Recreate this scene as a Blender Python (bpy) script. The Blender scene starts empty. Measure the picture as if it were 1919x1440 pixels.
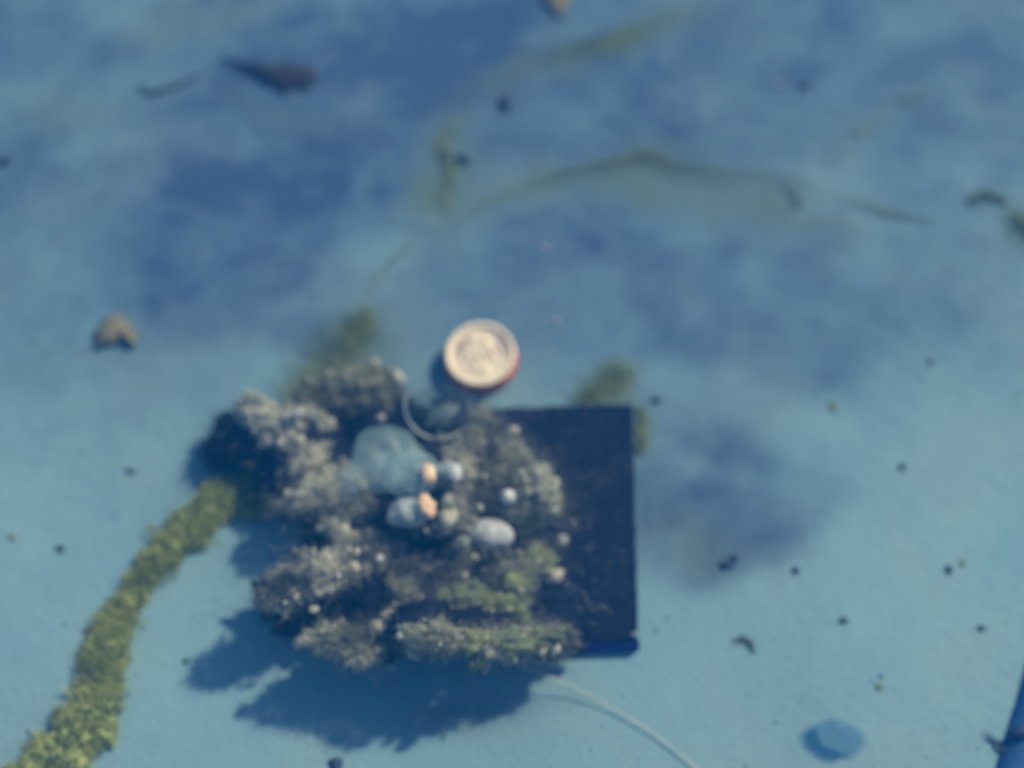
import bpy, bmesh, math, random
import numpy as np
from mathutils import Vector, noise, Matrix

random.seed(7); RNG = np.random.default_rng(11)
SC = bpy.context.scene
COL = SC.collection

# ------------------------------------------------------------------ camera, sky, sun, exposure
TILT = math.radians(27); DIST = 3.0; FPX = 3000.0
cam_d = bpy.data.cameras.new('camera'); cam = bpy.data.objects.new('camera', cam_d); COL.objects.link(cam)
cam.location = (0, -DIST*math.sin(TILT), DIST*math.cos(TILT)); cam.rotation_euler = (TILT, 0, 0)
cam_d.sensor_width = 36; cam_d.lens = 36*FPX/1919; cam_d.clip_start = 0.05; cam_d.clip_end = 200
cam_d.dof.use_dof = True; cam_d.dof.focus_distance = 2.35; cam_d.dof.aperture_fstop = 0.74
SC.camera = cam

SUN_EL = math.radians(43); SUN_AZ = math.atan2(0.60, 0.80)      # towards the sun, from +x to +y
w = bpy.data.worlds.new('World'); SC.world = w; w.use_nodes = True
nt = w.node_tree; nt.nodes.clear()
sky = nt.nodes.new('ShaderNodeTexSky'); sky.sky_type = 'NISHITA'; sky.sun_disc = False
sky.sun_elevation = SUN_EL; sky.sun_rotation = math.pi/2 - SUN_AZ
bg = nt.nodes.new('ShaderNodeBackground'); bg.inputs['Strength'].default_value = 0.085
out = nt.nodes.new('ShaderNodeOutputWorld')
nt.links.new(sky.outputs[0], bg.inputs[0]); nt.links.new(bg.outputs[0], out.inputs[0])
sl = bpy.data.lights.new('sun', 'SUN'); sl.energy = 4.1; sl.angle = math.radians(2.2); sl.color = (1.0, 0.87, 0.62)
sun = bpy.data.objects.new('sun', sl); COL.objects.link(sun)
sd = Vector((math.cos(SUN_EL)*math.cos(SUN_AZ), math.cos(SUN_EL)*math.sin(SUN_AZ), math.sin(SUN_EL)))
sun.rotation_euler = sd.to_track_quat('Z', 'Y').to_euler(); sun.location = sd*5
SC.view_settings.view_transform = 'Standard'; SC.view_settings.look = 'None'
SC.view_settings.exposure = 0.45; SC.view_settings.gamma = 1.0; SC.view_settings.use_curve_mapping = False

HAZE_D = 0.066; HAZE_COL = (.02, .33, 1.0, 1)
# ------------------------------------------------------------------ helpers
CT, ST = math.cos(TILT), math.sin(TILT)
def P(u, v, z=0.0):
    """the point of the place at height z seen at (u, v) of the photograph"""
    dx, dy, dz = (u-959.5)/FPX, -(v-720)/FPX, -1.0
    d = Vector((dx, CT*dy - ST*dz, ST*dy + CT*dz))
    # camera axes: x right, y up = (0, CT, ST), back = (0, -ST, CT)
    d = Vector((dx, dy*CT + (-dz)*ST, dy*ST - (-dz)*CT))
    t = (z - cam.location.z)/d.z
    return cam.location + d*t

def project(x, y, z):
    rx, ry, rz = x-cam.location.x, y-cam.location.y, z-cam.location.z
    yy = ry*CT + rz*ST; dep = ry*ST - rz*CT
    return 959.5 + FPX*rx/dep, 720 - FPX*yy/dep

def _hash(ix, iy, s):
    h = (ix.astype(np.int64)*374761393 + iy.astype(np.int64)*668265263 + s*982451653) & 0x7fffffff
    h = ((h ^ (h >> 13))*1274126177) & 0x7fffffff
    return ((h ^ (h >> 16)) & 0xffff)/65535.0
def vnoise(x, y, s=0):
    ix, iy = np.floor(x), np.floor(y); fx, fy = x-ix, y-iy
    fx = fx*fx*(3-2*fx); fy = fy*fy*(3-2*fy)
    a, b = _hash(ix, iy, s), _hash(ix+1, iy, s); c, d = _hash(ix, iy+1, s), _hash(ix+1, iy+1, s)
    return (a*(1-fx)+b*fx)*(1-fy) + (c*(1-fx)+d*fx)*fy
def fbm(x, y, s=0, o=5):
    r = 0; a = .5; t = 0
    for i in range(o):
        r = r + a*vnoise(x, y, s+i*17); t += a; a *= .55; x = x*2.03+3.1; y = y*2.03+1.7
    return r/t

def mat(name, col, rough=.7, col2=None, scale=20, bump=0, bscale=60, spec=.3, alpha=1, metal=0, sss=0, detail=5, lo=.35, hi=.65, trans=0):
    m = bpy.data.materials.new(name); m.use_nodes = True; n = m.node_tree.nodes; L = m.node_tree.links
    b = n['Principled BSDF']; b.inputs['Roughness'].default_value = rough
    b.inputs['Specular IOR Level'].default_value = spec; b.inputs['Metallic'].default_value = metal
    b.inputs['Alpha'].default_value = alpha; b.inputs['Base Color'].default_value = (*col, 1)
    b.inputs['Transmission Weight'].default_value = trans
    if sss: b.inputs['Subsurface Weight'].default_value = sss; b.inputs['Subsurface Scale'].default_value = .02
    tc = n.new('ShaderNodeTexCoord')
    t = n.new('ShaderNodeTexNoise'); t.inputs['Scale'].default_value = scale; t.inputs['Detail'].default_value = detail
    L.new(tc.outputs['Object'], t.inputs['Vector'])
    r = n.new('ShaderNodeValToRGB'); r.color_ramp.elements[0].position = lo; r.color_ramp.elements[1].position = hi
    c2 = col2 or tuple(c*.7 for c in col)
    r.color_ramp.elements[0].color = (*c2, 1); r.color_ramp.elements[1].color = (*col, 1)
    L.new(t.outputs[0], r.inputs[0]); L.new(r.outputs[0], b.inputs['Base Color'])
    if bump:
        t2 = n.new('ShaderNodeTexNoise'); t2.inputs['Scale'].default_value = bscale; t2.inputs['Detail'].default_value = 6
        bp = n.new('ShaderNodeBump'); bp.inputs['Strength'].default_value = bump; bp.inputs['Distance'].default_value = .01
        L.new(tc.outputs['Object'], t2.inputs['Vector']); L.new(t2.outputs[0], bp.inputs['Height']); L.new(bp.outputs[0], b.inputs['Normal'])
    return m

def mesh_obj(name, verts, faces, m, parent=None, smooth=True):
    me = bpy.data.meshes.new(name); me.from_pydata([tuple(v) for v in verts], [], faces)
    if smooth: me.shade_smooth()
    me.materials.append(m); o = bpy.data.objects.new(name, me); COL.objects.link(o)
    if parent: o.parent = parent
    return o
def tag(o, label, cat, group=None, kind=None):
    o['label'] = label; o['category'] = cat
    if group: o['group'] = group
    if kind: o['kind'] = kind
    return o
def empty(name, loc, label, cat, group=None):
    o = bpy.data.objects.new(name, None); o.empty_display_size = .02; COL.objects.link(o); o.location = loc
    return tag(o, label, cat, group)

_ico = {}
def ico(sub):
    if sub not in _ico:
        bm = bmesh.new(); bmesh.ops.create_icosphere(bm, subdivisions=sub, radius=1)
        _ico[sub] = ([v.co.copy() for v in bm.verts], [[v.index for v in f.verts] for f in bm.faces]); bm.free()
    return _ico[sub]

class MB:
    def __init__(s): s.v = []; s.f = []
    def add(s, vs, fs):
        k = len(s.v); s.v += [tuple(v) for v in vs]; s.f += [[i+k for i in f] for f in fs]
    def lobe(s, c, r, rz=0, sub=3, amp=.25, freq=2.2, tilt=0, seed=0):
        """lumpy ellipsoid"""
        V, F = ico(sub); M = Matrix.Rotation(rz, 3, 'Z') @ Matrix.Rotation(tilt, 3, 'Y'); c = Vector(c); o = []
        for v in V:
            n = noise.fractal(v*freq + Vector((seed*7.3, seed*3.1, seed)), .8, 2.1, 4)
            k = 1 + amp*n
            o.append(c + M @ Vector((v.x*r[0]*k, v.y*r[1]*k, v.z*r[2]*k)))
        s.add(o, F)
    def fringe(s, n, src, length, width, up=.3, zmin=.002):
        """short bent filaments standing on the lobes already in src"""
        V = np.array(src.v); F = src.f
        idx = RNG.integers(0, len(F), n)
        for k in idx:
            f = F[k]; a, b, c = (V[f[0]], V[f[1]], V[f[2]])
            r1, r2 = RNG.random(2)
            if r1+r2 > 1: r1, r2 = 1-r1, 1-r2
            p = a + (b-a)*r1 + (c-a)*r2
            nrm = np.cross(b-a, c-a); nrm /= (np.linalg.norm(nrm)+1e-9)
            d = nrm*.7 + RNG.normal(0, .7, 3); d[2] += up; d /= np.linalg.norm(d)
            l = length*RNG.uniform(.4, 1.3); sd_ = np.cross(d, RNG.normal(0, 1, 3)); sd_ /= (np.linalg.norm(sd_)+1e-9)
            wv = sd_*width*RNG.uniform(.5, 1.3)
            q = p + d*l*.55; e = p + d*l + RNG.normal(0, .3, 3)*l
            if min(p[2], q[2], e[2]) < zmin: continue
            s.add([p-wv, p+wv, q+wv*.8, q-wv*.8, e], [[0, 1, 2, 3], [3, 2, 4]])
    def tube(s, pts, rad, n=8, closed=True):
        pts = [Vector(p) for p in pts]; k = len(s.v); ref = Vector((.13, .2, 1))
        for i, p in enumerate(pts):
            t = (pts[min(i+1, len(pts)-1)] - pts[max(i-1, 0)]).normalized()
            a = t.cross(ref).normalized(); b = t.cross(a)
            r = rad(i/(len(pts)-1)) if callable(rad) else rad
            for j in range(n):
                g = 2*math.pi*j/n; s.v.append(tuple(p + (a*math.cos(g) + b*math.sin(g))*r))
        for i in range(len(pts)-1):
            for j in range(n):
                s.f.append([k+i*n+j, k+i*n+(j+1) % n, k+(i+1)*n+(j+1) % n, k+(i+1)*n+j])
        if closed:
            s.f.append([k+j for j in range(n)][::-1]); s.f.append([k+(len(pts)-1)*n+j for j in range(n)])
    def build(s, name, m, parent=None, smooth=True, kind=None):
        o = mesh_obj(name, s.v, s.f, m, parent, smooth)
        if parent: o.matrix_parent_inverse = Matrix.Translation(-parent.location)
        if kind: o['kind'] = kind
        return o

def spline(pts, n):
    """Catmull-Rom through points"""
    pts = [Vector(p) for p in pts]; q = [pts[0]*2-pts[1]] + pts + [pts[-1]*2-pts[-2]]; o = []
    seg = len(pts)-1
    for i in range(n):
        t = i/(n-1)*seg; k = min(int(t), seg-1); t -= k
        a, b, c, d = q[k:k+4]
        o.append(.5*((2*b) + (c-a)*t + (2*a-5*b+4*c-d)*t*t + (3*b-a-3*c+d)*t**3))
    return o

# ------------------------------------------------------------------ floor with darker blue patches and algae film
def axis(lo, hi, step, far, grow=1.35):
    a = list(np.arange(lo, hi+step*.5, step)); s = step
    while a[-1] < far: s *= grow; a.append(a[-1]+s)
    s = step; b = []; x = lo
    while x > -far: s *= grow; x -= s; b.append(x)
    return np.array(b[::-1]+a)
ax = axis(-1.35, 1.35, .007, 25); ay = axis(-1.0, 1.25, .007, 25)
X, Y = np.meshgrid(ax, ay)
def relief(X, Y):
    near = 1/(1+(np.hypot(X, Y)/6)**4)
    return ((fbm(X*1.6+5, Y*1.6+9, 3, 3)-.5)*.035 + (fbm(X*9, Y*9, 5, 3)-.5)*.0030 + (fbm(X*60, Y*60, 8, 3)-.5)*.0016)*near
def flat(X, Y):          # keep the ground level under the slab
    u, v = project(X, Y, 0)
    d = np.maximum(np.abs(u-850)/480, np.abs(v-980)/420)
    return np.clip((d-.8)/.6, 0, 1)
Z = relief(X, Y)*flat(X, Y)
def floor_z(x, y):
    x = np.array([x]); y = np.array([y]); return float((relief(x, y)*flat(x, y))[0])
def G(u, v, h=0):
    p = P(u, v, 0); z = floor_z(p.x, p.y); p = P(u, v, z); return Vector((p.x, p.y, z+h))

U, V = project(X, Y, Z)
Un = U + (fbm(X*3.2, Y*3.2, 21, 5)-.5)*240 + (fbm(X*14, Y*14, 23, 4)-.5)*40
Vn = V + (fbm(X*3.2, Y*3.2, 22, 5)-.5)*190 + (fbm(X*14, Y*14, 24, 4)-.5)*34
def patch(u, v, ru, rv, rot=0, p=2.0, raw=False):
    a = math.radians(rot); UU, VV = (U*.6+Un*.4, V*.6+Vn*.4) if raw else (Un, Vn)
    du, dv = UU-u, VV-v; x = (du*math.cos(a)+dv*math.sin(a))/ru; y = (-du*math.sin(a)+dv*math.cos(a))/rv
    return np.exp(-np.power(x*x+y*y, p/2*1.0))
dark_tone = np.zeros_like(X)  # amount of darker blue mixed into the floor colour
for (u, v, ru, rv, rot, s) in [
    (500, 400, 260, 130, -25, .95), (420, 490, 110, 70, 0, .55), (700, 200, 330, 130, -12, .85), (560, 110, 200, 60, 0, .45),
    (880, 60, 220, 90, -20, .75), (520, 20, 150, 40, 0, .2), (430, 600, 170, 70, 10, .5), (1000, 180, 200, 90, 0, .55),
    (1200, 110, 260, 80, -28, .55), (1500, 80, 200, 60, -40, .5), (1130, 250, 320, 90, 0, .35), (1250, 440, 260, 60, 0, .5),
    (1080, 570, 260, 110, 0, .35), (1440, 660, 240, 110, 0, .5), (1330, 840, 170, 60, 20, .35), (1420, 980, 110, 60, -35, .35),
    (1250, 990, 130, 70, 0, .4), (100, 40, 160, 60, 0, .5), (60, 380, 240, 90, 0, .3), (1700, 60, 300, 120, 0, .3), (1650, 560, 220, 90, 0, .2),
    (560, 630, 130, 40, 0, .3)]:
    dark_tone = 1-(1-dark_tone)*(1-s*patch(u, v, ru, rv, rot, 2.6))
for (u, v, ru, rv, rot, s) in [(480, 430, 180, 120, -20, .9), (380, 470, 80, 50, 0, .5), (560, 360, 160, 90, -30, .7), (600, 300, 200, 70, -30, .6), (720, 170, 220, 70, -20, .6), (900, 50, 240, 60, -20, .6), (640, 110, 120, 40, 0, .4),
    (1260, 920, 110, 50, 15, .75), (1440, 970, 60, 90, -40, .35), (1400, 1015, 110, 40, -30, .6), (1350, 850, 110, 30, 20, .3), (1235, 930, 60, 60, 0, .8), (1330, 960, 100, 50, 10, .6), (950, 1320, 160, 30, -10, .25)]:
    dark_tone = 1-(1-dark_tone)*(1-s*patch(u, v, ru, rv, rot, 2.6, raw=True))
veil = 1/(1+np.exp((Vn - 640 - (Un-960)*-.12)/150))*.52  # floor colour turns darker blue towards the far side
dark_tone = 1-(1-dark_tone)*(1-veil)
dark_tone *= .45 + 1.15*fbm(X*7+1, Y*7, 31, 6)
dark_tone += (fbm(X*2.1, Y*2.1, 37, 4)-.5)*.25 + (fbm(X*22+Y*9, Y*26-X*6, 38, 4)-.5)*.16
algae = np.zeros_like(X)
for (u, v, ru, rv, rot, s) in [
    (830, 350, 45, 120, 10, .75), (870, 410, 90, 30, 0, .5), (1000, 360, 110, 35, -15, .6), (1180, 325, 140, 40, -5, .65), (1330, 350, 130, 35, 5, .5),
    (1480, 380, 110, 45, 10, .6), (1620, 395, 90, 18, 10, .35), (1040, 120, 120, 30, -25, .5), (1180, 70, 110, 26, -28, .6), (940, 180, 60, 40, 0, .4),
    (340, 60, 90, 30, 0, .35), (480, 50, 60, 40, -30, .3), (80, 200, 120, 60, 0, .3), (560, 215, 120, 25, 0, .3),
    (640, 660, 90, 60, -40, .55), (1690, 190, 80, 20, -10, .35), (1610, 250, 40, 16, 0, .35), (1140, 740, 70, 26, 0, .4),
    (1275, 970, 80, 40, 10, .12), (1200, 820, 24, 60, 0, .6), (1330, 1000, 100, 40, 20, .3), (900, 1330, 120, 40, 0, .3)]:
    algae = 1-(1-algae)*(1-min(1, s*.95)*patch(u, v, ru, rv, rot, 2.2))
algae *= .3 + 1.4*fbm(X*12, Y*12, 41, 5)
inside = (np.abs(X) < 1.5) & (np.abs(Y) < 1.4)
dark_tone = .98*(1-np.exp(-2.1*np.clip(dark_tone, 0, 2)**1.35)); dark_tone = np.clip(dark_tone*(.62+.80*fbm(X*9+Y*4+3*fbm(X*6, Y*6, 61, 3), Y*11-X*3+4, 62, 6)), 0, .96); algae = np.clip(algae, 0, 1)

ny, nx = X.shape
vs = np.stack([X, Y, Z], -1).reshape(-1, 3)
i = np.arange(nx*ny).reshape(ny, nx)
fs = np.stack([i[:-1, :-1], i[:-1, 1:], i[1:, 1:], i[1:, :-1]], -1).reshape(-1, 4)
me = bpy.data.meshes.new('floor')
me.vertices.add(len(vs)); me.vertices.foreach_set('co', vs.ravel())
me.loops.add(fs.size); me.loops.foreach_set('vertex_index', fs.ravel())
me.polygons.add(len(fs)); me.polygons.foreach_set('loop_start', np.arange(0, fs.size, 4)); me.polygons.foreach_set('loop_total', np.full(len(fs), 4))
me.update(); me.shade_smooth()
for nm, arr in (('dark_blue_tone', dark_tone), ('algae_film', algae)):
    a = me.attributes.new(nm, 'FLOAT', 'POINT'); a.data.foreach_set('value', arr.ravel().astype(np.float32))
floor = bpy.data.objects.new('floor', me); COL.objects.link(floor); floor['kind'] = 'structure'; floor['label'] = 'pale blue floor under the water, with darker blue patches and algae film'

m = bpy.data.materials.new('pale_blue_floor'); m.use_nodes = True; n = m.node_tree.nodes; L = m.node_tree.links
b = n['Principled BSDF']; b.inputs['Roughness'].default_value = .85; b.inputs['Specular IOR Level'].default_value = .15
def mixc(a, bcol, fac):
    x = n.new('ShaderNodeMix'); x.data_type = 'RGBA'
    for s, val in ((x.inputs[6], a), (x.inputs[7], bcol)):
        if isinstance(val, tuple): s.default_value = (*val, 1)
        else: L.new(val, s)
    if isinstance(fac, float): x.inputs[0].default_value = fac
    else: L.new(fac, x.inputs[0])
    return x.outputs[2]
tc = n.new('ShaderNodeTexCoord')
def ntex(scale, det=5, stretch=None):
    t = n.new('ShaderNodeTexNoise'); t.inputs['Scale'].default_value = scale; t.inputs['Detail'].default_value = det
    if stretch:
        mp = n.new('ShaderNodeMapping'); mp.inputs['Scale'].default_value = stretch; L.new(tc.outputs['Object'], mp.inputs[0]); L.new(mp.outputs[0], t.inputs['Vector'])
    else: L.new(tc.outputs['Object'], t.inputs['Vector'])
    return t.outputs[0]
def rng(v, a, b_, c=0., d=1.):
    r = n.new('ShaderNodeMapRange'); r.inputs[1].default_value = a; r.inputs[2].default_value = b_; r.inputs[3].default_value = c; r.inputs[4].default_value = d
    L.new(v, r.inputs[0]); return r.outputs[0]
at1 = n.new('ShaderNodeAttribute'); at1.attribute_name = 'dark_blue_tone'
at2 = n.new('ShaderNodeAttribute'); at2.attribute_name = 'algae_film'
FLOOR_A, FLOOR_B = (.180, .345, .405), (.220, .372, .390)
DARK_BLUE = (.038, .080, .180); ALG = (.110, .175, .140)
c = mixc(FLOOR_A, FLOOR_B, rng(ntex(3.5), .35, .65))
c = mixc(c, (.10, .22, .32), rng(ntex(230, 3), .55, .75, 0, .45))
c = mixc(c, (.20, .38, .42), rng(ntex(170, 3, (1, .35, 1)), .52, .75, 0, .55))
c = mixc(c, DARK_BLUE, at1.outputs['Fac'])
c = mixc(c, ALG, at2.outputs['Fac'])
L.new(c, b.inputs['Base Color'])
bp = n.new('ShaderNodeBump'); bp.inputs['Strength'].default_value = .35; bp.inputs['Distance'].default_value = .005
L.new(ntex(95, 4), bp.inputs['Height']); L.new(bp.outputs[0], b.inputs['Normal'])
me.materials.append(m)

# ------------------------------------------------------------------ materials
M_plate = mat('dark_slate', (.007, .009, .026), .85, (.010, .013, .036), 14, .12, 50, .04)
M_edge = mat('slate_edge', (.010, .018, .16), .7, (.008, .012, .11), 20, .1, spec=.05)
M_fuzz = mat('grey_fuzz', (.36, .38, .28), .9, (.03, .04, .06), 18, .6, 90, .1, alpha=.6)
M_fuzzl = mat('pale_fuzz', (.86, .86, .70), .8, (.26, .30, .26), 20, .5, 90, .2, alpha=.55)
M_tan = mat('tan_growth', (.68, .68, .52), .8, (.08, .10, .11), 12, .6, 90, .2, alpha=.42)
M_ghost = mat('ghost_fuzz', (.24, .26, .26), .9, (.10, .11, .12), 30, 0, spec=.1, alpha=.6)
M_veilf = mat('veil_fuzz', (.52, .54, .42), .9, (.10, .13, .14), 12, 0, spec=.1, alpha=.4)
M_veilo = mat('veil_olive', (.34, .37, .22), .9, (.16, .20, .15), 20, 0, spec=.1, alpha=.45)
M_olive = mat('olive_growth', (.27, .29, .17), .9, (.07, .09, .08), 20, .6, 90, .1, alpha=.7)
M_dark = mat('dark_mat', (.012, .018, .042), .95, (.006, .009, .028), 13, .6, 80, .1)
M_alg = mat('green_algae', (.42, .48, .15), .9, (.20, .27, .10), 24, .4, 90, .1, lo=.3, hi=.62)
M_algd = mat('dull_algae', (.34, .40, .16), .95, (.17, .24, .13), 16, .4, 90, .1, alpha=.6)
M_jelly = mat('clear_jelly', (.56, .76, .74), .3, (.28, .48, .52), 18, .4, 40, .4, alpha=.27)
M_jellyd = mat('dark_jelly', (.10, .19, .22), .4, (.02, .05, .09), 20, .6, 40, .2, alpha=.22)
M_jellyw = mat('milky_jelly', (.60, .68, .62), .35, (.28, .38, .38), 26, .4, 40, .4, alpha=.62)
M_orange = mat('orange_rim', (.82, .46, .26), .5, (.82, .74, .50), 38, .1, 40, .5, lo=.3, hi=.7)
M_grain = mat('crust_grain', (.88, .86, .66), .7, (.14, .16, .15), 14, .4, 60, .2, alpha=.55, lo=.40, hi=.62)
M_pale2 = mat('cream_knob', (.74, .75, .62), .6, (.34, .34, .30), 60, .3, 60, .4, alpha=.8)
M_white = mat('white_shell', (.66, .68, .62), .35, (.40, .44, .42), 30, .2, 60, .5)
M_shell = mat('ribbed_shell', (.60, .62, .58), .5, (.26, .29, .30), 45, .6, 80, .3)
M_coin = mat('worn_silver', (.92, .80, .56), .5, (.80, .66, .48), 12, .1, 60, .4, metal=.1, lo=.3, hi=.6)
M_coind = mat('dark_metal', (.42, .32, .32), .5, (.50, .40, .36), 18, .1, 60, .4, metal=.25)
M_copper = mat('copper_edge', (.90, .09, .03), .5, (.75, .05, .03), 30, .2, 60, .4)
M_line = mat('pale_nylon', (.74, .64, .48), .4, (.50, .48, .40), 40, 0, 60, .5)
M_stone = mat('dark_grit', (.030, .050, .11), .8, (.060, .085, .13), 40, .4, 120, .2)
M_leafd = mat('rotten_leaf', (.060, .035, .055), .85, (.025, .045, .050), 30, .4, 90, .1, alpha=.75)
M_leafb = mat('brown_leaf', (.25, .20, .14), .85, (.16, .20, .08), 34, .4, 90, .2)
M_pale = mat('pale_grain', (.55, .50, .50), .7, (.45, .40, .42), 30, 0, 60, .2)
M_shadow = mat('shadow_blue', (.05, .22, .45), .6, (.06, .24, .45), 10, .1, 30, .05, alpha=.16)  # shadow colour for the oval on the floor

# ------------------------------------------------------------------ slab
def slab():
    zt = .032; r = empty('slab', P(900, 990, 0), 'dark square-cut slate slab lying flat on the pale floor under the growths', 'slab')
    q = [P(640, 772, zt), P(1186, 757, zt), P(1196, 1200, zt), P(625, 1215, zt)]
    q = [Vector((p.x, p.y, 0)) for p in q]
    # outline with a slightly worn edge
    N = 60; ring = []
    for k in range(4):
        a, b_ = q[k], q[(k+1) % 4]
        for j in range(N):
            p = a.lerp(b_, j/N); nn = (b_-a).normalized().cross(Vector((0, 0, 1)))
            ring.append(p + nn*(noise.noise(p*25)*.0022 + noise.noise(p*90)*.0008))
    ring = ring[::-1]
    cen = sum(q, Vector())/4
    mb = MB(); n_ = len(ring)
    vs = []
    for z, ins in ((.0005, 0), (zt-.003, 0), (zt, .003)):
        for p in ring: d = (cen-p).normalized(); vs.append(Vector((p.x+d.x*ins, p.y+d.y*ins, z)))
    fs = []
    for L_ in range(2):
        for j in range(n_): fs.append([L_*n_+j, L_*n_+(j+1) % n_, (L_+1)*n_+(j+1) % n_, (L_+1)*n_+j][::-1] if False else [L_*n_+j, L_*n_+(j+1) % n_, (L_+1)*n_+(j+1) % n_, (L_+1)*n_+j])
    fs.append([2*n_+j for j in range(n_)])
    mb.add(vs, fs); mb.build('slate_block', M_plate, r, smooth=False)
    # thin blue-dark lip along the near edge
    a = P(1040, 1203, zt); b_ = P(1199, 1199, zt); mb = MB()
    a.z = b_.z = 0; dv = (b_-a).normalized(); nn = Vector((dv.y, -dv.x, 0))
    o_ = []
    for k in range(21):
        p = a.lerp(b_, k/20) + nn*noise.noise(Vector((k*.5, 0, 0)))*.001
        for (dn, z) in ((.0015, .001), (.010, .001), (.010, .022), (.0015, .026)): o_.append(Vector((p.x, p.y, z)) + nn*dn)
    f_ = []
    for k in range(20):
        for j in range(4): f_.append([k*4+j, k*4+(j+1) % 4, k*4+4+(j+1) % 4, k*4+4+j])
    f_ += [[0, 1, 2, 3][::-1], [80, 81, 82, 83]]
    mb.add(o_, f_); mb.build('front_lip', M_edge, r, smooth=False)
    # tiny chip of pale crust on the near right corner
    mb = MB(); mb.lobe(P(1188, 1190, zt+.002), (.007, .005, .005), 0, 2, .3); mb.build('corner_crust', M_jellyw, r)
    return r
slab()

# ------------------------------------------------------------------ coin
def coin():
    R_ = .0660; H = .032
    c = P(901, 661, .040); c.z = .0
    r = empty('coin', (c.x, c.y, .004), 'round worn silver coin with a raised rim and copper-red edge behind the slab', 'coin')
    n_ = 96
    def ringpts(rad, z): return [Vector((rad*math.cos(2*math.pi*k/n_), rad*math.sin(2*math.pi*k/n_), z)) for k in range(n_)]
    def lathe(prof, name, m_, cap0=False, cap1=False):
        mb = MB(); vs = []; fs = []
        for rad, z in prof: vs += ringpts(rad, z)
        for a in range(len(prof)-1):
            for k in range(n_): fs.append([a*n_+k, a*n_+(k+1) % n_, (a+1)*n_+(k+1) % n_, (a+1)*n_+k])
        if cap0: fs.append([k for k in range(n_)][::-1])
        if cap1: fs.append([(len(prof)-1)*n_+k for k in range(n_)])
        mb.add(vs, fs); o = mesh_obj(name, mb.v, mb.f, m_, r); return o
    ce = lathe([(R_+.001, 0), (R_+.003, .0012), (R_+.003, .004), (R_, H-.004)], 'copper_edge', M_copper, cap0=True)
    lathe([(R_, H-.0039), (R_-.0004, H-.001), (R_-.003, H), (R_-.0085, H), (R_-.0115, H-.0035)], 'rim', M_coin)
    # field with relief: generic head in profile and strokes of worn lettering
    K = 150; vs = []; idx = {}; fs = []
    RF = R_-.0110
    def sd_seg(x, y, ax_, ay_, bx, by):
        dx, dy = bx-ax_, by-ay_; t = max(0, min(1, ((x-ax_)*dx+(y-ay_)*dy)/(dx*dx+dy*dy))); return math.hypot(x-ax_-dx*t, y-ay_-dy*t)
    head = [(-.62, -.05, -.52, .30, .10), (-.52, .30, -.15, .56, .12), (-.15, .56, .22, .52, .12), (.22, .52, .42, .28, .10)]
    jaw = [(.05, -.42, .20, -.18, .06), (.20, -.18, .30, -.02, .05), (.30, -.02, .52, .04, .05), (-.12, -.05, -.05, -.40, .05)]
    def h(x, y):
        z = 0
        e = ((x+.02)/.55)**2 + ((y-.08)/.52)**2
        z += .0028*max(0, min(1, (1.05-e)*1.5))
        e = ((x+.10)/.34)**2 + ((y+.52)/.28)**2
        z += .0020*max(0, min(1, (1-e)*1.5))
        for (a, b_, c_, d_, w_) in head: z += .0018*math.exp(-(sd_seg(x, y, a, b_, c_, d_)/w_)**2)*(1+.4*math.sin(x*40+y*23))
        for (a, b_, c_, d_, w_) in jaw: z -= .0030*math.exp(-(sd_seg(x, y, a, b_, c_, d_)/w_)**2)
        rr = math.hypot(x, y); an = math.atan2(y, x)
        if .80 < rr < .94: z += .0005*(1 if math.sin(an*34)*math.sin(an*13+1) > .1 else 0)
        return z + .0012*noise.noise(Vector((x*5, y*5, 2)))
    rings = 46; seg = 128; vs = [Vector((0, 0, H-.0065+h(0, 0)))]
    for a in range(1, rings+1):
        rr = a/rings
        for k in range(seg):
            g = 2*math.pi*k/seg; x, y = rr*math.cos(g), rr*math.sin(g)
            z = H-.0065+h(x, y) if a < rings else H-.0042
            vs.append(Vector((x*RF, y*RF, z)))
    for k in range(seg): fs.append([0, 1+k, 1+(k+1) % seg])
    for a in range(rings-1):
        for k in range(seg): fs.append([1+a*seg+k, 1+(a+1)*seg+k, 1+(a+1)*seg+(k+1) % seg, 1+a*seg+(k+1) % seg])
    mesh_obj('face_relief', vs, fs, M_coin, r)
    # darker lines drawn along the design
    def stroke(pts, rad):
        mb = MB(); mb.tube(spline([Vector((x*RF, y*RF, H-.0062+h(x, y))) for x, y in pts], 18), lambda t: rad*math.sin(math.pi*(.08+.84*t)), 6); o = mesh_obj('dark_line', mb.v, mb.f, M_coind, r); return o
    stroke([(-.80, .15), (-.70, .42), (-.45, .62), (-.10, .62)], .0034)
    stroke([(-.62, .30), (-.50, .42), (-.34, .46)], .0030)
    stroke([(.15, -.34), (.22, -.10), (.42, .08), (.52, .20)], .0026)
    stroke([(.60, .45), (.80, .12), (.74, -.25)], .0026)
    stroke([(-.10, -.62), (.02, -.56), (.12, -.64)], .0030)
    stroke([(-.22, .02), (-.10, -.16), (.10, -.28)], .0022)
    r.rotation_euler = (math.radians(3), math.radians(-3), 0.2)
    r.location.z = .009
    # a low pad of dark growth props the coin
coin()

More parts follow.
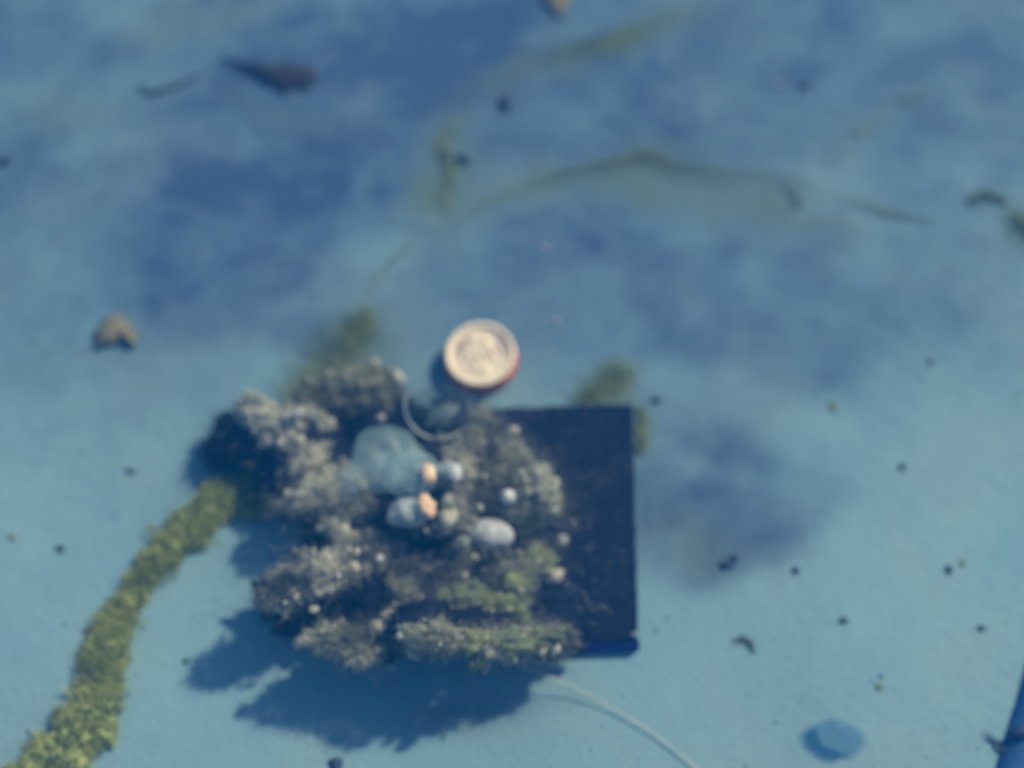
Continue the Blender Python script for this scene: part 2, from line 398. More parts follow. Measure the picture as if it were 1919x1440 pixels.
# ------------------------------------------------------------------ fuzzy growths
def clump(name, label, cat, lobes, m_body, m_fringe, nf, fl, fw=.0011, group=None, part='body', up=.3, extra=None):
    cx = sum(l[0] for l in lobes)/len(lobes); cy = sum(l[1] for l in lobes)/len(lobes)
    p0 = P(cx, cy, 0)
    r = empty(name, (p0.x, p0.y, 0), label, cat, group)
    mb = MB(); cores = MB()
    for k, (u, v, z, rx, ry, rz_, rot) in enumerate(lobes):
        c = P(u, v, z)
        mb.lobe(c, (rx/1000*.86, ry/1000*.86, rz_/1000*.9), math.radians(rot), 4, .75, 2.9, 0, k+cx*.01)
    for i_, v_ in enumerate(mb.v):
        if v_[2] < .003: mb.v[i_] = (v_[0], v_[1], .003+.0001*(i_ % 7))
    mb.build(part, m_body, r)
    fr = MB(); 
    cr = {'a': MB(), 'b': MB()}; V_ = [Vector(q) for q in mb.v[::3] if q[2] > .045]; tot = sum(l[3]*l[4] for l in lobes)
    if m_body is not M_dark:
        for k in range(int(tot/95)):
            q = V_[RNG.integers(0, len(V_))] + Vector(RNG.normal(0, .006, 3)); s_ = RNG.uniform(3.0, 9.5)*(1.7 if RNG.random() < .12 else 1)/1000
            (cr['a'] if RNG.random() < .5 else cr['b']).lobe(q, (s_*RNG.uniform(.7, 1.7), s_, s_*RNG.uniform(.7, 1.2)), RNG.uniform(0, 3), 2, .6, 2, RNG.normal(0, .5), k)
        for kk, mm in (('a', m_body), ('b', M_grain)): cr[kk].build('crust', mm, r, kind='stuff')
    fr.fringe(int(nf*1.7), mb, fl*1.6, fw*.5, up); fr.build('fringe', {M_fuzz: M_veilf, M_olive: M_veilo}.get(m_fringe, m_fringe), r, smooth=False, kind='stuff')
    # small knobs
    if extra:
        n_, rr, m_x, nm = extra; V_ = mb.v
        for k in range(n_):
            for _ in range(60):
                q = Vector(V_[RNG.integers(0, len(V_))])
                if q.z > .05: break
            kb = MB(); s_ = rr*RNG.uniform(.5, 1.3)/1000
            kb.lobe(q, (s_, s_*RNG.uniform(.7, 1), s_*RNG.uniform(.7, 1.1)), RNG.uniform(0, 3), 2, .25, 2, 0, k)
            kb.build(nm, m_x, r)
    return r

GR = 'fuzzy growths crowding the slab'
# low dark mat carrying the rest, with raised lobes added to cast shadow
clump('growth_mat', 'dark tangled mat of growth beneath the pale clumps, its left end standing in for shadow', 'growth',
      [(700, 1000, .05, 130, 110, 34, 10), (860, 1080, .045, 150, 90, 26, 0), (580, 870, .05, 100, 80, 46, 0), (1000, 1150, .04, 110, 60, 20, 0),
       (720, 1130, .05, 110, 60, 36, 0), (800, 900, .05, 120, 90, 36, 0), (560, 1130, .045, 70, 50, 36, 0), (700, 800, .05, 110, 60, 36, 0), (840, 800, .045, 80, 46, 30, 0), (485, 830, .04, 42, 46, 34, 0), (600, 1110, .085, 74, 46, 34, 20), (690, 1195, .085, 80, 36, 34, 0), (820, 1175, .125, 90, 40, 34, 0), (930, 1180, .08, 80, 34, 30, 0), (436, 818, .040, 40, 50, 30, 0), (415, 850, .025, 26, 34, 20, 0)],  # leftmost dark lobes stand in for shadow on the floor
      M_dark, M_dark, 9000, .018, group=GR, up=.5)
clump('sponge_clump', 'bumpy pale beige clump at the upper left end of the growth, beside the blue shadow', 'sponge clump',
      [(500, 790, .075, 42, 38, 34, 20), (560, 790, .085, 44, 34, 32, 0), (535, 830, .08, 36, 30, 30, 0), (470, 760, .07, 26, 22, 24, 0), (600, 800, .08, 22, 18, 20, 0), (500, 800, .05, 36, 34, 50, 0)],
      M_fuzzl, M_fuzz, 2600, .012, group=GR, extra=(34, 9, M_pale2, 'knob'))
clump('sponge_clump', 'smooth buff lump hanging in front of the bumpy beige clump at the upper left', 'sponge clump',
      [(578, 866, .10, 36, 36, 28, -20), (550, 890, .075, 34, 22, 22, -20), (590, 880, .06, 30, 30, 45, 0)],
      M_tan, M_fuzz, 1200, .008, group=GR, extra=(5, 8, M_tan, 'knob'))
clump('sponge_clump', 'sloping grey-tan clump running from the green strand up to the clear sea squirts', 'sponge clump',
      [(600, 925, .11, 60, 34, 26, 25), (545, 950, .07, 48, 20, 20, 15), (640, 900, .11, 34, 34, 26, 0), (660, 940, .09, 40, 30, 24, 0), (620, 940, .05, 50, 30, 40, 0)],
      M_tan, M_fuzz, 3200, .013, group=GR, extra=(14, 6, M_pale2, 'knob'))
clump('sponge_clump', 'dull olive-grey mound at the back, in front of the green tuft', 'sponge clump',
      [(640, 740, .07, 70, 46, 38, 0), (590, 750, .07, 40, 30, 30, 20), (710, 750, .06, 46, 44, 36, 0), (690, 720, .05, 44, 30, 28, 0)],
      M_fuzz, M_olive, 5200, .020, group=GR, extra=(3, 7, M_fuzzl, 'knob'))
clump('sponge_clump', 'upright grey-beige clump in the middle between the orange tips and the yellowish tuft', 'sponge clump',
      [(855, 900, .12, 34, 48, 36, 0), (850, 960, .11, 40, 40, 30, 0), (820, 985, .10, 40, 16, 20, 0), (880, 850, .10, 30, 28, 30, 0), (850, 930, .06, 40, 60, 50, 0)],
      M_tan, M_fuzz, 2800, .012, group=GR, extra=(12, 7, M_pale2, 'knob'))
clump('sponge_clump', 'shaggy grey clump reaching from the coin down to the middle of the slab', 'sponge clump',
      [(925, 840, .09, 40, 44, 34, 0), (900, 800, .07, 24, 34, 26, 0), (960, 870, .08, 34, 30, 28, 0), (920, 900, .09, 30, 34, 30, 0), (925, 860, .05, 50, 50, 34, 0)],
      M_fuzz, M_fuzz, 4200, .020, group=GR, extra=(10, 7, M_pale2, 'knob'))
clump('sponge_clump', 'brightest yellowish fluffy tuft right of the middle, next to the bare dark slab', 'sponge clump',
      [(1005, 915, .10, 36, 42, 32, 0), (1020, 945, .09, 26, 28, 24, 0), (975, 950, .09, 28, 26, 24, 0), (1005, 925, .05, 34, 36, 36, 0)],
      M_fuzzl, M_olive, 3600, .016, group=GR, extra=(2, 8, M_fuzzl, 'knob'))
clump('sponge_clump', 'long fuzzy brown-grey lobe jutting out over the floor at the lower left', 'sponge clump',
      [(530, 1105, .145, 50, 34, 28, 25), (590, 1080, .145, 56, 36, 30, 25), (650, 1060, .12, 50, 36, 30, 25), (690, 1040, .09, 50, 34, 34, 20)],
      M_tan, M_fuzz, 4200, .014, group=GR, extra=(9, 7, M_white, 'knob'))
clump('sponge_clump', 'olive-grey lobe hanging over the near edge of the slab at the lower middle', 'sponge clump',
      [(630, 1200, .122, 48, 30, 26, -5), (680, 1215, .11, 34, 34, 24, 0), (740, 1190, .10, 50, 26, 24, 0), (810, 1195, .165, 50, 30, 26, 0), (780, 1170, .07, 70, 30, 36, 0)],
      M_tan, M_olive, 4200, .015, group=GR, extra=(8, 6, M_fuzzl, 'knob'))
clump('sponge_clump', 'dim grey cobwebby clump on the front part of the slab, left of the round tuft', 'sponge clump',
      [(930, 1160, .08, 60, 40, 26, 0), (870, 1130, .08, 50, 36, 26, 0), (960, 1110, .06, 40, 34, 22, 0), (900, 1205, .145, 74, 24, 20, 0), (990, 1200, .115, 56, 22, 20, 0), (1000, 1060, .05, 40, 40, 16, 0)],
      M_algd, M_fuzz, 5200, .018, group=GR, extra=(4, 5, M_fuzz, 'knob'))
clump('sponge_clump', 'small rounded grey tuft at the front edge of the slab, nearest the pale line', 'sponge clump',
      [(1040, 1200, .10, 38, 30, 22, 0), (1020, 1212, .08, 28, 22, 22, 0), (1035, 1205, .045, 34, 26, 18, 0)],
      M_fuzz, M_fuzz, 2200, .011, group=GR)
clump('sponge_clump', 'stringy brown tuft below the white shell in the dark middle of the slab', 'sponge clump',
      [(940, 1060, .07, 18, 40, 22, 10), (865, 1050, .08, 20, 26, 22, 0), (950, 1090, .06, 22, 20, 20, 0), (900, 1075, .04, 50, 26, 20, 0)],
      M_fuzz, M_fuzz, 1500, .016, group=GR, extra=(3, 6, M_fuzzl, 'knob'))
clump('sponge_clump', 'small dim blue-grey wisp between the two long lobes, left of centre', 'sponge clump',
      [(620, 985, .10, 16, 14, 14, 0), (650, 1010, .09, 22, 16, 14, 0), (640, 1000, .05, 24, 20, 40, 0)],
      M_fuzzl, M_fuzz, 500, .010, group=GR)
clump('sponge_clump', 'faint greenish tuft in the dark hollow above the lower lobe', 'sponge clump',
      [(755, 1110, .09, 20, 20, 18, 0), (760, 1120, .05, 30, 30, 30, 0)],
      M_olive, M_fuzz, 600, .012, group=GR)
def veil_over():
    mb = MB(); N = 0
    for _ in range(11000):
        u, v = RNG.normal(800, 150), RNG.normal(1010, 130)
        if v > 1225 or (640 < u < 800 and 800 < v < 940): continue
        if fbm(np.array([u/70.+v/200]), np.array([v/60.-u/220]), 71, 4)[0] + RNG.normal(0, .07) < .56: continue
        p = P(u, v, RNG.uniform(.05, .13)); d = Vector((RNG.normal(0, 1), RNG.normal(0, 1), RNG.normal(.4, .6))).normalized(); l = RNG.uniform(.010, .030)
        sv = d.cross(Vector(RNG.normal(0, 1, 3))).normalized()*.0006
        q = p + d*l*.5 + Vector(RNG.normal(0, .002, 3)); e = p + d*l + Vector(RNG.normal(0, .005, 3))
        mb.add([p-sv, p+sv, q+sv, q-sv, e], [[0, 1, 2, 3], [3, 2, 4]]); N += 1
    o = mb.build('filament_veil', M_veilf, smooth=False); tag(o, 'smoky grey veil of very fine filaments hanging over the whole growth', 'filaments', kind='stuff')
veil_over()
# thin dim fuzz on the bare right part of the slab
def slab_fuzz():
    mb = MB()
    for _ in range(12000):
        u, v = RNG.normal(1110, 70), RNG.normal(1010, 130)
        if RNG.random() < .3: u, v = RNG.normal(1100, 60), RNG.normal(900, 36)
        if not (960 < u < 1186 and 785 < v < 1180): continue
        if fbm(np.array([u/60.+v/90]), np.array([v/55.-u/80]), 5, 4)[0] + RNG.normal(0, .10) < .54: continue
        p = P(u, v, .032); d = Vector((RNG.normal(0, .6), RNG.normal(0, .6), 1)).normalized(); l = RNG.uniform(.006, .018)
        sv = d.cross(Vector(RNG.normal(0, 1, 3))).normalized()*.0005
        mb.add([p-sv, p+sv, p+d*l], [[0, 1, 2]])
    o = mb.build('thin_fuzz', M_ghost, smooth=False); tag(o, 'thin dim fuzz growing on the bare right part of the slab', 'growth', kind='stuff')
slab_fuzz()

# ------------------------------------------------------------------ sea squirts
def blob_part(nm, r, u, v, z, rx, ry, rz_, rot, m_, sub=4, amp=.06, tilt=0, seed=0):
    mb = MB(); mb.lobe(P(u, v, z), (rx/1000, ry/1000, rz_/1000), math.radians(rot), sub, amp, 1.2, tilt, seed); return mb.build(nm, m_, r)
def ring_part(nm, r, c, nrm, R_, rad, m_, sq=1.0, arc=(0, 2*math.pi)):
    nrm = Vector(nrm).normalized(); a = nrm.orthogonal().normalized(); b_ = nrm.cross(a); mb = MB()
    pts = [c + (a*math.cos(t) + b_*math.sin(t)*sq)*R_ for t in np.linspace(arc[0], arc[1], 40)]
    mb.tube(pts, rad, 8); return mb.build(nm, m_, r)
SQ = 'see-through sea squirts on the slab'
def squirt(label, u, v, z, rx, ry, rz_, rot, m_=M_jelly, siphon=None, inner=True):
    r = empty('sea_squirt', tuple(P(u, v, 0)), label, 'sea squirt', SQ)
    blob_part('body', r, u, v, z, rx, ry, rz_, rot, m_, amp=.16, seed=u*.01)
    if inner: blob_part('gut', r, u+rx*.15, v+ry*.2, z-rz_*.0002, rx*.55, ry*.5, rz_*.5, rot, M_jelly, 3, .2, seed=v*.01)
    if siphon:
        for (su, sv, sz, sr, mt) in siphon:
            c = P(su, sv, sz); base = P(u+(su-u)*.3, v+(sv-v)*.3, z)
            mb = MB(); mb.tube(spline([base, (base+c)/2+Vector((0, 0, .004)), c], 8), lambda t: sr*(1.15-.35*t)/1000, 14); mb.build('siphon', M_jelly, r)
            mb = MB(); mb.lobe(c, (sr*.9/1000, sr*1.25/1000, sr*.7/1000), .3, 3, .35, 2.0, 0, su*.1); mb.build('siphon_tip', mt, r)
    return r
squirt('largest clear blue-green sea squirt, left of the orange-tipped ones', 722, 862, .13, 64, 60, 44, 0)
squirt('clear sea squirt with one orange tip and one whitish tip, in the centre', 772, 890, .155, 50, 44, 34, 0, siphon=[(802, 888, .185, 14, M_orange), (850, 884, .170, 15, M_white)])
squirt('low cloudy sea squirt with an orange tip, just below the two-tipped one', 765, 962, .145, 36, 26, 26, 10, M_jellyw, siphon=[(798, 950, .168, 17, M_orange)], inner=False)
s4 = squirt('clear sea squirt with a bright curved rim, just left of and below the coin', 828, 772, .09, 60, 50, 40, 0, m_=M_jellyd)
ring_part('pale_rim', s4, P(822, 760, .125), (0.1, -.35, 1), .060, .0026, M_jellyw, 1.0, (2.0, 4.6))
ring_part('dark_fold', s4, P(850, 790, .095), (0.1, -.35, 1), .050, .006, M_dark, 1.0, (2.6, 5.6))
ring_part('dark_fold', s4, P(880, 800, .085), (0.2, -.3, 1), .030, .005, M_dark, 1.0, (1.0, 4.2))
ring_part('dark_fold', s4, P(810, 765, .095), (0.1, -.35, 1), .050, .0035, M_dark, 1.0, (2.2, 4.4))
ring_part('pale_rim', s4, P(840, 775, .100), (0.1, -.35, 1), .040, .0026, M_jelly, 1.0, (3.4, 6.0))
squirt('tall thin clear sea squirt leaning beside the left end of the largest one', 655, 905, .12, 26, 34, 26, 0, inner=False)

r = empty('shell', tuple(P(920, 1000, 0)), 'white ribbed oval shell lying in the middle of the growth, below the grey clump', 'shell')
mb = MB(); V_, F_ = ico(4); o_ = []
c = P(920, 1003, .095); Mr = Matrix.Rotation(math.radians(-8), 3, 'Z')
for v_ in V_:
    a = math.atan2(v_.z, v_.y); k = 1+.035*math.sin(v_.x*22); o_.append(c + Mr @ Vector((v_.x*.040, v_.y*.028*k, v_.z*.024*k)))
mb.add(o_, F_); mb.build('valve', M_shell, r)
mb = MB(); mb.lobe(P(905, 1015, .066), (.020, .018, .030), 0, 3, .2); mb.build('byssus', M_dark, r)
def knobthing(name, label, cat, u, v, z, rr, m_, stalk=True):
    r = empty(name, tuple(P(u, v, 0)), label, cat)
    mb = MB(); mb.lobe(P(u, v, z), (rr/1000, rr/1000, rr/1000), 0, 3, .18); mb.build('head', m_, r)
    if stalk:
        a = P(u, v, z); mb = MB(); mb.tube([Vector((a.x+.003, a.y-.004, .030)), Vector((a.x, a.y, (z+.03)/2)), a], rr*.45/1000, 8); mb.build('stalk', M_fuzz, r)
    return r
knobthing('polyp', 'small round pale polyp standing alone on the bare dark slab, right of the shell', 'polyp', 1052, 1014, .060, 11, M_fuzzl)
knobthing('polyp', 'bright cream polyp just left of the white shell', 'polyp', 866, 1018, .115, 13, M_fuzzl)
knobthing('polyp', 'white pointed polyp between the grey clump and the yellowish tuft', 'polyp', 952, 932, .125, 13, M_white)
knobthing('polyp', 'tiny bright white polyp on the lower olive lobe', 'polyp', 748, 1190, .155, 5, M_white)
knobthing('polyp', 'small pale polyp on the back mound, left of the curved clear rim', 'polyp', 713, 784, .115, 8, M_fuzzl)

# ------------------------------------------------------------------ algae
def algae_rope(name, label, cat, pts, widths, m_, nf, fl, z=.02, lob=1.0, kind=None, fw=.0011, parts=True, group=None):
    base = [G(u, v, 0) for u, v in pts]; n_ = max(10, int(sum((base[k+1]-base[k]).length for k in range(len(base)-1))/.016))
    sp = spline(base, n_); r = empty(name, tuple(sp[0]), label, cat, group)
    mb = MB()
    for k, p in enumerate(sp):
        t = k/(n_-1)*(len(widths)-1); j = min(int(t), len(widths)-2); wd = (widths[j]*(1-(t-j)) + widths[j+1]*(t-j))/1000
        for q in range(9):
            rr = wd*RNG.uniform(.14, .34)*(.45 if m_ is M_algd else 1); g_ = RNG.uniform(0, 6.28); d_ = wd*math.sqrt(RNG.random())*(.85+.35*noise.noise(p*9)); off = Vector((math.cos(g_)*d_, math.sin(g_)*d_, rr*RNG.uniform(0, .5))); zz = floor_z(p.x, p.y)
            mb.lobe(Vector((p.x, p.y, zz+rr*.35)) + off, (rr, rr*RNG.uniform(.6, 1), rr*.7*lob), RNG.uniform(0, 3), 2, .85, 2.6, 0, k*.37+q)
    if m_ is M_alg:      # loose threads straying from the flanks
        for q in range(70):
            p = sp[RNG.integers(2, n_-2)]; a_ = RNG.uniform(0, 6.28); pt = [p+Vector((math.cos(a_+j*.25)*j*.012, math.sin(a_+j*.25)*j*.012, .008)) for j in range(6)]
            mb.tube(pt, lambda t: .0013*(1-.7*t), 4)
    mb.build('strand', m_, r)
    fr = MB(); fr.fringe(int(nf*(1.3 if m_ is M_algd else 1)), mb, fl*(1.35 if m_ is M_algd else 1), fw*(.7 if m_ is M_algd else 1), .15, zmin=-.02); fr.build('filaments', m_, r, smooth=False, kind='stuff')
    return r
algae_rope('algae_strand', 'thick fuzzy green-yellow algae strand trailing from the slab to the lower left corner', 'algae strand',
           [(40, 1480), (120, 1420), (175, 1330), (195, 1240), (210, 1180), (270, 1090), (330, 1020), (390, 960), (430, 925), (490, 940)],
           [58, 56, 42, 38, 31, 31, 38, 34, 42, 38], M_alg, 60000, .014)
algae_rope('algae_tuft', 'dark pointed scrap attached to the left flank of the green strand', 'algae tuft',
           [(165, 1183), (180, 1192), (192, 1200)], [7, 14, 8], M_leafd, 120, .010)
def tuft_cloud(label, pts, widths, nf, fl, m_=None):
    m_ = m_ or M_algd; base = [G(u, v, 0) for u, v in pts]; sp = spline(base, 60); r = empty('algae_tuft', tuple(sp[0]), label, 'algae tuft')
    def at(t):
        j = min(int(t*(len(widths)-1)), len(widths)-2); f = t*(len(widths)-1)-j; return (widths[j]*(1-f)+widths[j+1]*f)/1000
    mb = MB()
    for q in range(14):      # creeping stems
        o_ = RNG.normal(0, .3, 2); mb.tube([p + Vector((o_[0]*at(i_/59)+math.sin(i_*.3+q)*.003, o_[1]*at(i_/59), .004+.003*math.sin(i_*.2+q))) for i_, p in enumerate(sp)][::3], .0010, 4)
    mb.build('stem', m_, r); fr = MB()
    for q in range(int(nf*.55)):
        t = RNG.random()**.8*.999; p = sp[int(t*59)]; wd = at(t); p = Vector((p.x+RNG.normal(0, .85)*wd, p.y+RNG.normal(0, .85)*wd, 0)); p.z = floor_z(p.x, p.y)+RNG.uniform(.001, .012)
        d = Vector((RNG.normal(0, 1), RNG.normal(0, 1), abs(RNG.normal(.1, .5)))).normalized(); l = fl*RNG.uniform(.4, 1.4); sv = d.cross(Vector(RNG.normal(0, 1, 3))).normalized()*.0007
        fr.add([p-sv, p+sv, p+d*l*.5+sv*.8, p+d*l*.5-sv*.8, p+d*l+Vector((RNG.normal(0, .2)*l, RNG.normal(0, .2)*l, 0))], [[0, 1, 2, 3], [3, 2, 4]])
    fr.build('filaments', m_, r, smooth=False, kind='stuff'); return r
def wisp(label, pts, nstr, spread, m_=M_algd, rad=.0007, name='algae_wisp'):
    mb = MB()
    for k in range(nstr):
        o = RNG.normal(0, spread, 2); ph = RNG.uniform(0, 9); a0 = RNG.uniform(0, .35); a1 = RNG.uniform(.65, 1)
        sp = spline([G(u+o[0]+RNG.normal(0, spread*.3), v+o[1]+RNG.normal(0, spread*.3), .003) for u, v in pts], 60)
        sp = sp[int(a0*59):int(a1*59)+1]
        sp = [p + Vector((math.sin(i_*.5+ph)*.0022, math.cos(i_*.4+ph)*.0022, abs(math.sin(i_*.2+ph))*.004)) for i_, p in enumerate(sp)]
        if len(sp) > 4: mb.tube(sp, lambda t: rad*math.sin(math.pi*(.06+.88*t)), 5)
    o = mb.build(name, m_); tag(o, label, 'algae wisp', 'thin algae wisps on the far floor', kind=None); return o
tuft_cloud('soft green algae tuft fanning out behind the slab, left of the coin',
           [(545, 745), (600, 700), (640, 665), (670, 620), (690, 600)], [22, 34, 40, 24, 8], 4200, .022)
tuft_cloud('pale olive tuft poking up behind the far right corner of the slab',
           [(1085, 752), (1120, 738), (1150, 715), (1165, 700)], [12, 22, 30, 16], 2600, .018)
tuft_cloud('thin olive fringe along the right side of the slab near its far corner',
           [(1200, 765), (1206, 810), (1200, 850)], [6, 12, 6], 900, .013)
tuft_cloud('brown-green tuft cut off by the right border',
           [(1905, 400), (1915, 425), (1930, 445)], [14, 26, 24], 1200, .013)
tuft_cloud('slim arched olive tuft near the right border',
           [(1815, 378), (1850, 368), (1885, 380)], [5, 9, 5], 700, .012)
wisp('long thin olive wisp arching across the upper right floor', [(900, 385), (960, 350), (1060, 322), (1160, 298), (1215, 292), (1270, 312), (1380, 325), (1480, 332), (1540, 358)], 11, 13)
wisp('faint wisp continuing the arch towards the right border', [(1540, 360), (1620, 385), (1700, 408), (1780, 420)], 7, 5)
wisp('hair-thin dark thread linking the upright wisp to the long arch', [(800, 440), (850, 425), (900, 392), (980, 352), (1060, 326), (1160, 300), (1215, 294), (1275, 315), (1380, 328), (1490, 336), (1560, 366), (1640, 392)], 6, 3)
wisp('single thin thread running up from the green tuft to the dark-tipped wisp', [(665, 610), (690, 560), (720, 510), (770, 460), (800, 430)], 5, 3)
wisp('upright olive wisp with a dark tip, above and left of the coin', [(850, 420), (835, 370), (850, 320), (832, 270), (870, 220), (930, 180)], 22, 9)
wisp('feathery wisp rising towards the top border right of the middle', [(960, 150), (1060, 105), (1140, 85), (1220, 50), (1290, 15)], 22, 10)
wisp('short curl of olive threads on the right floor', [(1440, 335), (1480, 350), (1500, 385), (1460, 410)], 9, 6)
wisp('pair of short olive dashes at the upper right', [(1660, 200), (1690, 190), (1720, 180), (1770, 155)], 6, 5)
wisp('dark forked twiglet beside the blue band in the lower right corner', [(1815, 1365), (1850, 1380), (1880, 1408), (1905, 1425)], 5, 3, M_stone, .0012, 'twiglet')

# ------------------------------------------------------------------ lines, leaves, pebbles
def nylon(label, pts, rad):
    mb = MB(); mb.tube(spline([P(u, v, z) for u, v, z in pts], 60), rad, 8); o = mb.build('fishing_line', M_line); tag(o, label, 'line', 'pale lines leading off the near edge'); return o
nylon('pale thin line running from under the near growth to the bottom border', [(850, 1218, .10), (900, 1230, .08), (960, 1246, .06), (1045, 1276, .03), (1120, 1312, .012), (1200, 1360, .006), (1262, 1405, .005), (1330, 1465, .005)], .0010)
nylon('shorter pale line splitting from the long one beside the slab', [(900, 1226, .085), (975, 1240, .045), (1050, 1250, .012)], .0015)

def leafscrap(name, label, cat, outline, z, th, m_, bend=.01, vein=True):
    """a thin, bent scrap with an uneven outline"""
    c = G(sum(p[0] for p in outline)/len(outline), sum(p[1] for p in outline)/len(outline)); r = empty(name, tuple(c), label, cat)
    pts = [G(u, v, z) for u, v in outline]; sp = spline(pts+[pts[0]], 48)[:-1]; n_ = len(sp); cz = c+Vector((0, 0, z+bend)); vs = []; rings = 5
    for side in (0, 1):
        for k in range(rings):
            f = 1-k/rings
            for p in sp:
                q = cz.lerp(p, f); q.z += bend*.5*math.sin(f*3)+noise.noise(q*60)*.003 + (th if side else 0)
                vs.append(q)
        vs.append(cz+Vector((0, 0, bend*.2+(th if side else 0))))
    fs = []; S = rings*n_+1
    for side in (0, 1):
        o_ = side*S
        for k in range(rings-1):
            for j in range(n_):
                f_ = [o_+k*n_+j, o_+k*n_+(j+1) % n_, o_+(k+1)*n_+(j+1) % n_, o_+(k+1)*n_+j]; fs.append(f_ if side else f_[::-1])
        for j in range(n_):
            f_ = [o_+(rings-1)*n_+j, o_+(rings-1)*n_+(j+1) % n_, o_+rings*n_]; fs.append(f_ if side else f_[::-1])
    for j in range(n_): fs.append([j, (j+1) % n_, S+(j+1) % n_, S+j])
    mb = MB(); mb.add(vs, fs); mb.build('blade', m_, r); return r
leafscrap('dead_leaf', 'dark blunt-ended dead leaf with a thin stalk at the upper left', 'leaf', [(408, 112), (440, 120), (470, 131), (496, 124), (512, 131), (540, 119), (556, 130), (578, 128), (590, 140), (600, 150), (586, 157), (580, 170), (556, 165), (536, 178), (520, 164), (500, 160), (476, 144), (445, 128)], .006, .002, M_leafd, .010)
l2 = leafscrap('leaf_scrap', 'notched brown and pinkish leaf scrap on clean floor at the left', 'leaf', [(176, 655), (182, 636), (176, 626), (192, 616), (198, 596), (212, 600), (222, 586), (230, 604), (246, 602), (244, 620), (262, 628), (256, 640), (258, 655), (244, 646), (234, 628), (226, 644), (206, 650)], .006, .002, M_leafb, .014)
leafscrap('leaf_scrap', 'small rust-brown scrap cut off by the top border', 'leaf', [(1010, -20), (1025, 10), (1045, 32), (1062, 15), (1072, -15)], .004, .002, M_leafb, .008)
mb = MB(); mb.tube(spline([G(u, v, .006) for u, v in [(258, 158), (282, 175), (318, 167), (345, 156), (380, 140)]], 24), lambda t: .0045*math.sin(math.pi*(.1+.8*t)), 8)
tag(mb.build('twig', M_stone), 'short dark curved twig left of the dark leaf', 'twig')

def pebble(label, u, v, su, sv, h, m_=M_stone, name='pebble', rot=0, group='dark bits scattered on the floor'):
    c = G(u, v, h*.3/1000); mb = MB(); mb.lobe(c, (su*.85/1000, sv*.85/1000, h*.8/1000), math.radians(rot), 3, .55, 1.7, 0, u*.013+v*.007)
    return tag(mb.build(name, m_), label, 'pebble', group)
pebble('dark round pebble at the top of the upright wisp, above the coin', 947, 194, 15, 22, 11)
pebble('dark triangular chip on the right side of the upright wisp', 868, 300, 18, 11, 9, rot=-20)
pebble('black speck beside a tiny white grain at the upper right', 1505, 161, 9, 9, 7)
pebble('dark pebble cut off by the left border', 8, 303, 15, 12, 9)
pebble('larger one of the two touching blue-black pebbles right of the slab', 1362, 1060, 13, 10, 8)
pebble('smaller upper one of the two touching blue-black pebbles right of the slab', 1376, 1048, 9, 9, 7)
pebble('dark pebble just off the far right corner of the slab', 1230, 751, 10, 8, 6)
pebble('small dark grain alone on the right floor, level with the coin', 1744, 679, 5, 7, 5)
pebble('grey pebble on the right floor, level with the clear sea squirts', 1690, 876, 7, 7, 5)
pebble('small blue-grey pebble right of the touching pair', 1491, 1070, 7, 7, 5)
pebble('left one of two dark pebbles near the right border', 1778, 1069, 8, 8, 6)
pebble('right fainter one of two pebbles near the right border', 1804, 1056, 6, 8, 4, M_algd)
pebble('flat dark pebble above the blue oval, level with the near slab edge', 1581, 1164, 9, 6, 5)
pebble('pale-ringed grey pebble nearest the blue band', 1838, 1179, 8, 6, 4)
pebble('dim green-grey pebble between the flat pebble and the blue oval', 1647, 1287, 7, 7, 4, M_algd)
pebble('small black grain at the tip of the lower left shadow', 349, 1240, 7, 4, 4)
pebble('dark lump cut off by the bottom border below the growth', 630, 1434, 14, 12, 8)
pebble('grey-brown pebble left of the green strand', 113, 1030, 9, 7, 5)
pebble('greenish pebble far left, beside the grey-brown one', 24, 1008, 8, 6, 4, M_algd)
pebble('flat olive patch of grit at the right, below the arch wisp', 1561, 764, 10, 12, 3, M_algd)
pebble('olive-yellow flake at the upper right, below the short dashes', 1610, 248, 20, 8, 3, M_algd)
pebble('dark flake on the pale floor left of the growth', 244, 884, 11, 5, 3, rot=-20)
pebble('tiny white grain beside the black speck at the upper right', 1456, 158, 6, 6, 5, M_pale, 'grain', group='pale grains on the floor')
pebble('tiny pinkish grain to the upper right of the coin', 1041, 602, 6, 6, 5, M_pale, 'grain', group='pale grains on the floor')
pebble('tiny pale grain straight above the right part of the coin', 1022, 465, 5, 5, 4, M_pale, 'grain', group='pale grains on the floor')
algae_rope('algae_tuft', 'small forked olive-brown scrap on clean floor, right of the near slab corner', 'algae tuft', [(1375, 1203), (1395, 1200), (1412, 1222)], [4, 7, 3], M_fuzz, 160, .008)
mb = MB()
for _ in range(420):
    u, v = RNG.uniform(-60, 1980), RNG.uniform(-60, 1500)
    s_ = RNG.uniform(.8, 2.1)*(1 if RNG.random() < .93 else 1.8)/1000; c = G(u, v, s_*.3)
    mb.lobe(c, (s_*RNG.uniform(.8, 1.6), s_, s_*.7), RNG.uniform(0, 3), 1, .3)
tag(mb.build('grit', M_stone, smooth=False), 'fine dark grit sprinkled over the pale floor', 'grit', kind='stuff')

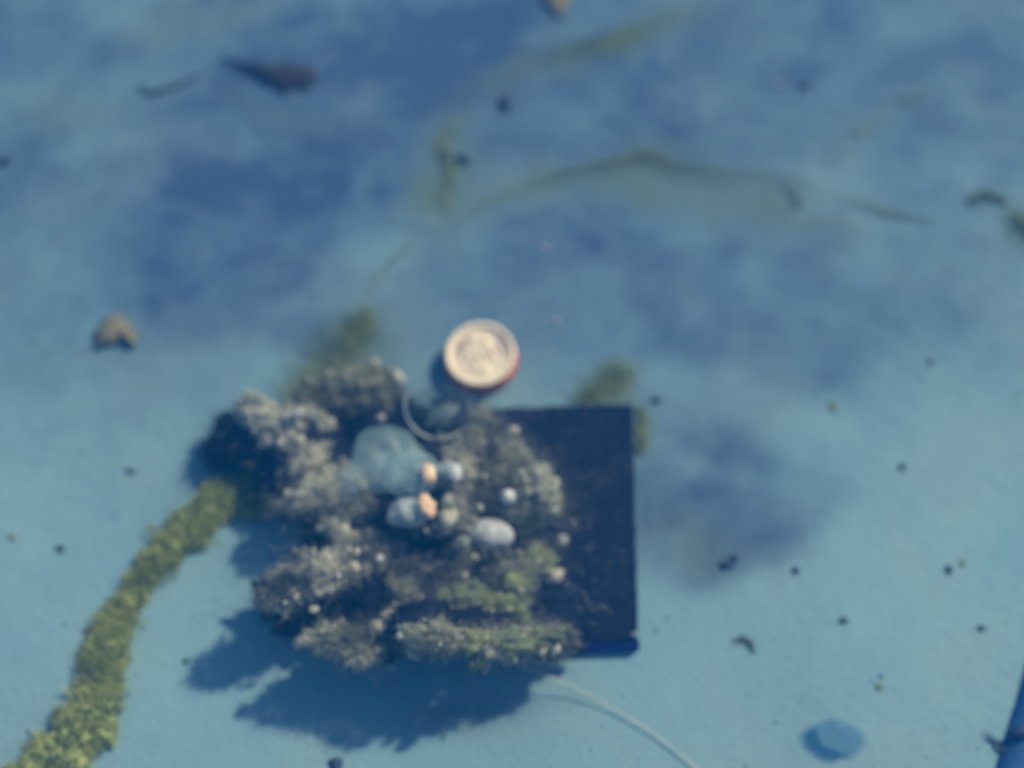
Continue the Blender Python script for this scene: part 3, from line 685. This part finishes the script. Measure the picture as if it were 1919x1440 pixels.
# ------------------------------------------------------------------ blue shadow oval and blue band in the lower right
mb = MB(); V_, F_ = ico(4); c = G(1563, 1388, 0); o_ = []  # thin blue lens stands in for a cast shadow
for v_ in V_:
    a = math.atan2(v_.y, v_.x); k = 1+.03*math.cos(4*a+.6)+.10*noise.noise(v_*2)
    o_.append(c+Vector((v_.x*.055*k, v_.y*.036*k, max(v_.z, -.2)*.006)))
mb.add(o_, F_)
mb.add([c+(q-c)*.86+Vector((0, 0, .002)) for q in o_], F_); tag(mb.build('shadow_oval', M_shadow), 'flat blue oval standing in for a shadow on the pale floor near the bottom border', 'shadow_patch')
def blue_band():  # raised sheet mesh that forms a deep blue band
    r = empty('blue_strip', tuple(G(1930, 1380)), 'deep blue raised band entering at the lower right border', 'border_band')
    edge = [(2010, 1010), (1955, 1130), (1926, 1230), (1905, 1310), (1886, 1370), (1866, 1440), (1846, 1520), (1830, 1600)]
    e = spline([G(u, v, 0) for u, v in edge], 40); vs = []; fs = []; K = 12
    for i_, p in enumerate(e):
        for k in range(K):
            x = k*.03; z = .012*(1-math.exp(-x*60)) + .006*noise.noise(Vector((p.y*6, x*8, 1)))*min(1, x*20)
            vs.append(p+Vector((x, 0, .002+z)))
    n_ = len(vs)
    vs += [Vector((v_.x, v_.y, v_.z-.0018)) for v_ in vs]
    for i_ in range(39):
        for k in range(K-1):
            a = i_*K+k; fs.append([a, a+K, a+K+1, a+1]); fs.append([n_+a, n_+a+1, n_+a+K+1, n_+a+K])
        a = i_*K; fs.append([a, n_+a, n_+a+K, a+K]); a = i_*K+K-1; fs.append([a, a+K, n_+a+K, n_+a])
    mb = MB(); mb.add(vs, fs); mb.build('band_surface', mat('blue_strip', (.022, .10, .27), .6, (.016, .075, .22), 9, .3, 20, .3), r)
    mb = MB(); mb.lobe(G(1912, 1378, .022), (.022, .009, .006), .2, 3, .4); mb.build('dark_lobe', M_stone, r)
blue_band()

# ------------------------------------------------------------------ milky blue water
def haze():
    x0, x1, y0, y1, z0, z1 = -30, 30, -30, 30, -1.2, 2.9
    vs = [(x, y, z) for z in (z0, z1) for y in (y0, y1) for x in (x0, x1)]
    fs = [(0, 2, 3, 1), (4, 5, 7, 6), (0, 1, 5, 4), (2, 6, 7, 3), (0, 4, 6, 2), (1, 3, 7, 5)]
    m_ = bpy.data.materials.new('milky_water'); m_.use_nodes = True; n_ = m_.node_tree.nodes; n_.clear()
    pv = n_.new('ShaderNodeVolumePrincipled'); pv.inputs['Color'].default_value = HAZE_COL; pv.inputs['Density'].default_value = HAZE_D
    o_ = n_.new('ShaderNodeOutputMaterial'); m_.node_tree.links.new(pv.outputs[0], o_.inputs['Volume'])
    o = mesh_obj('haze', vs, fs, m_, smooth=False); o['kind'] = 'stuff'; o['label'] = 'milky blue water filling the whole scene'; o['category'] = 'haze'
haze()
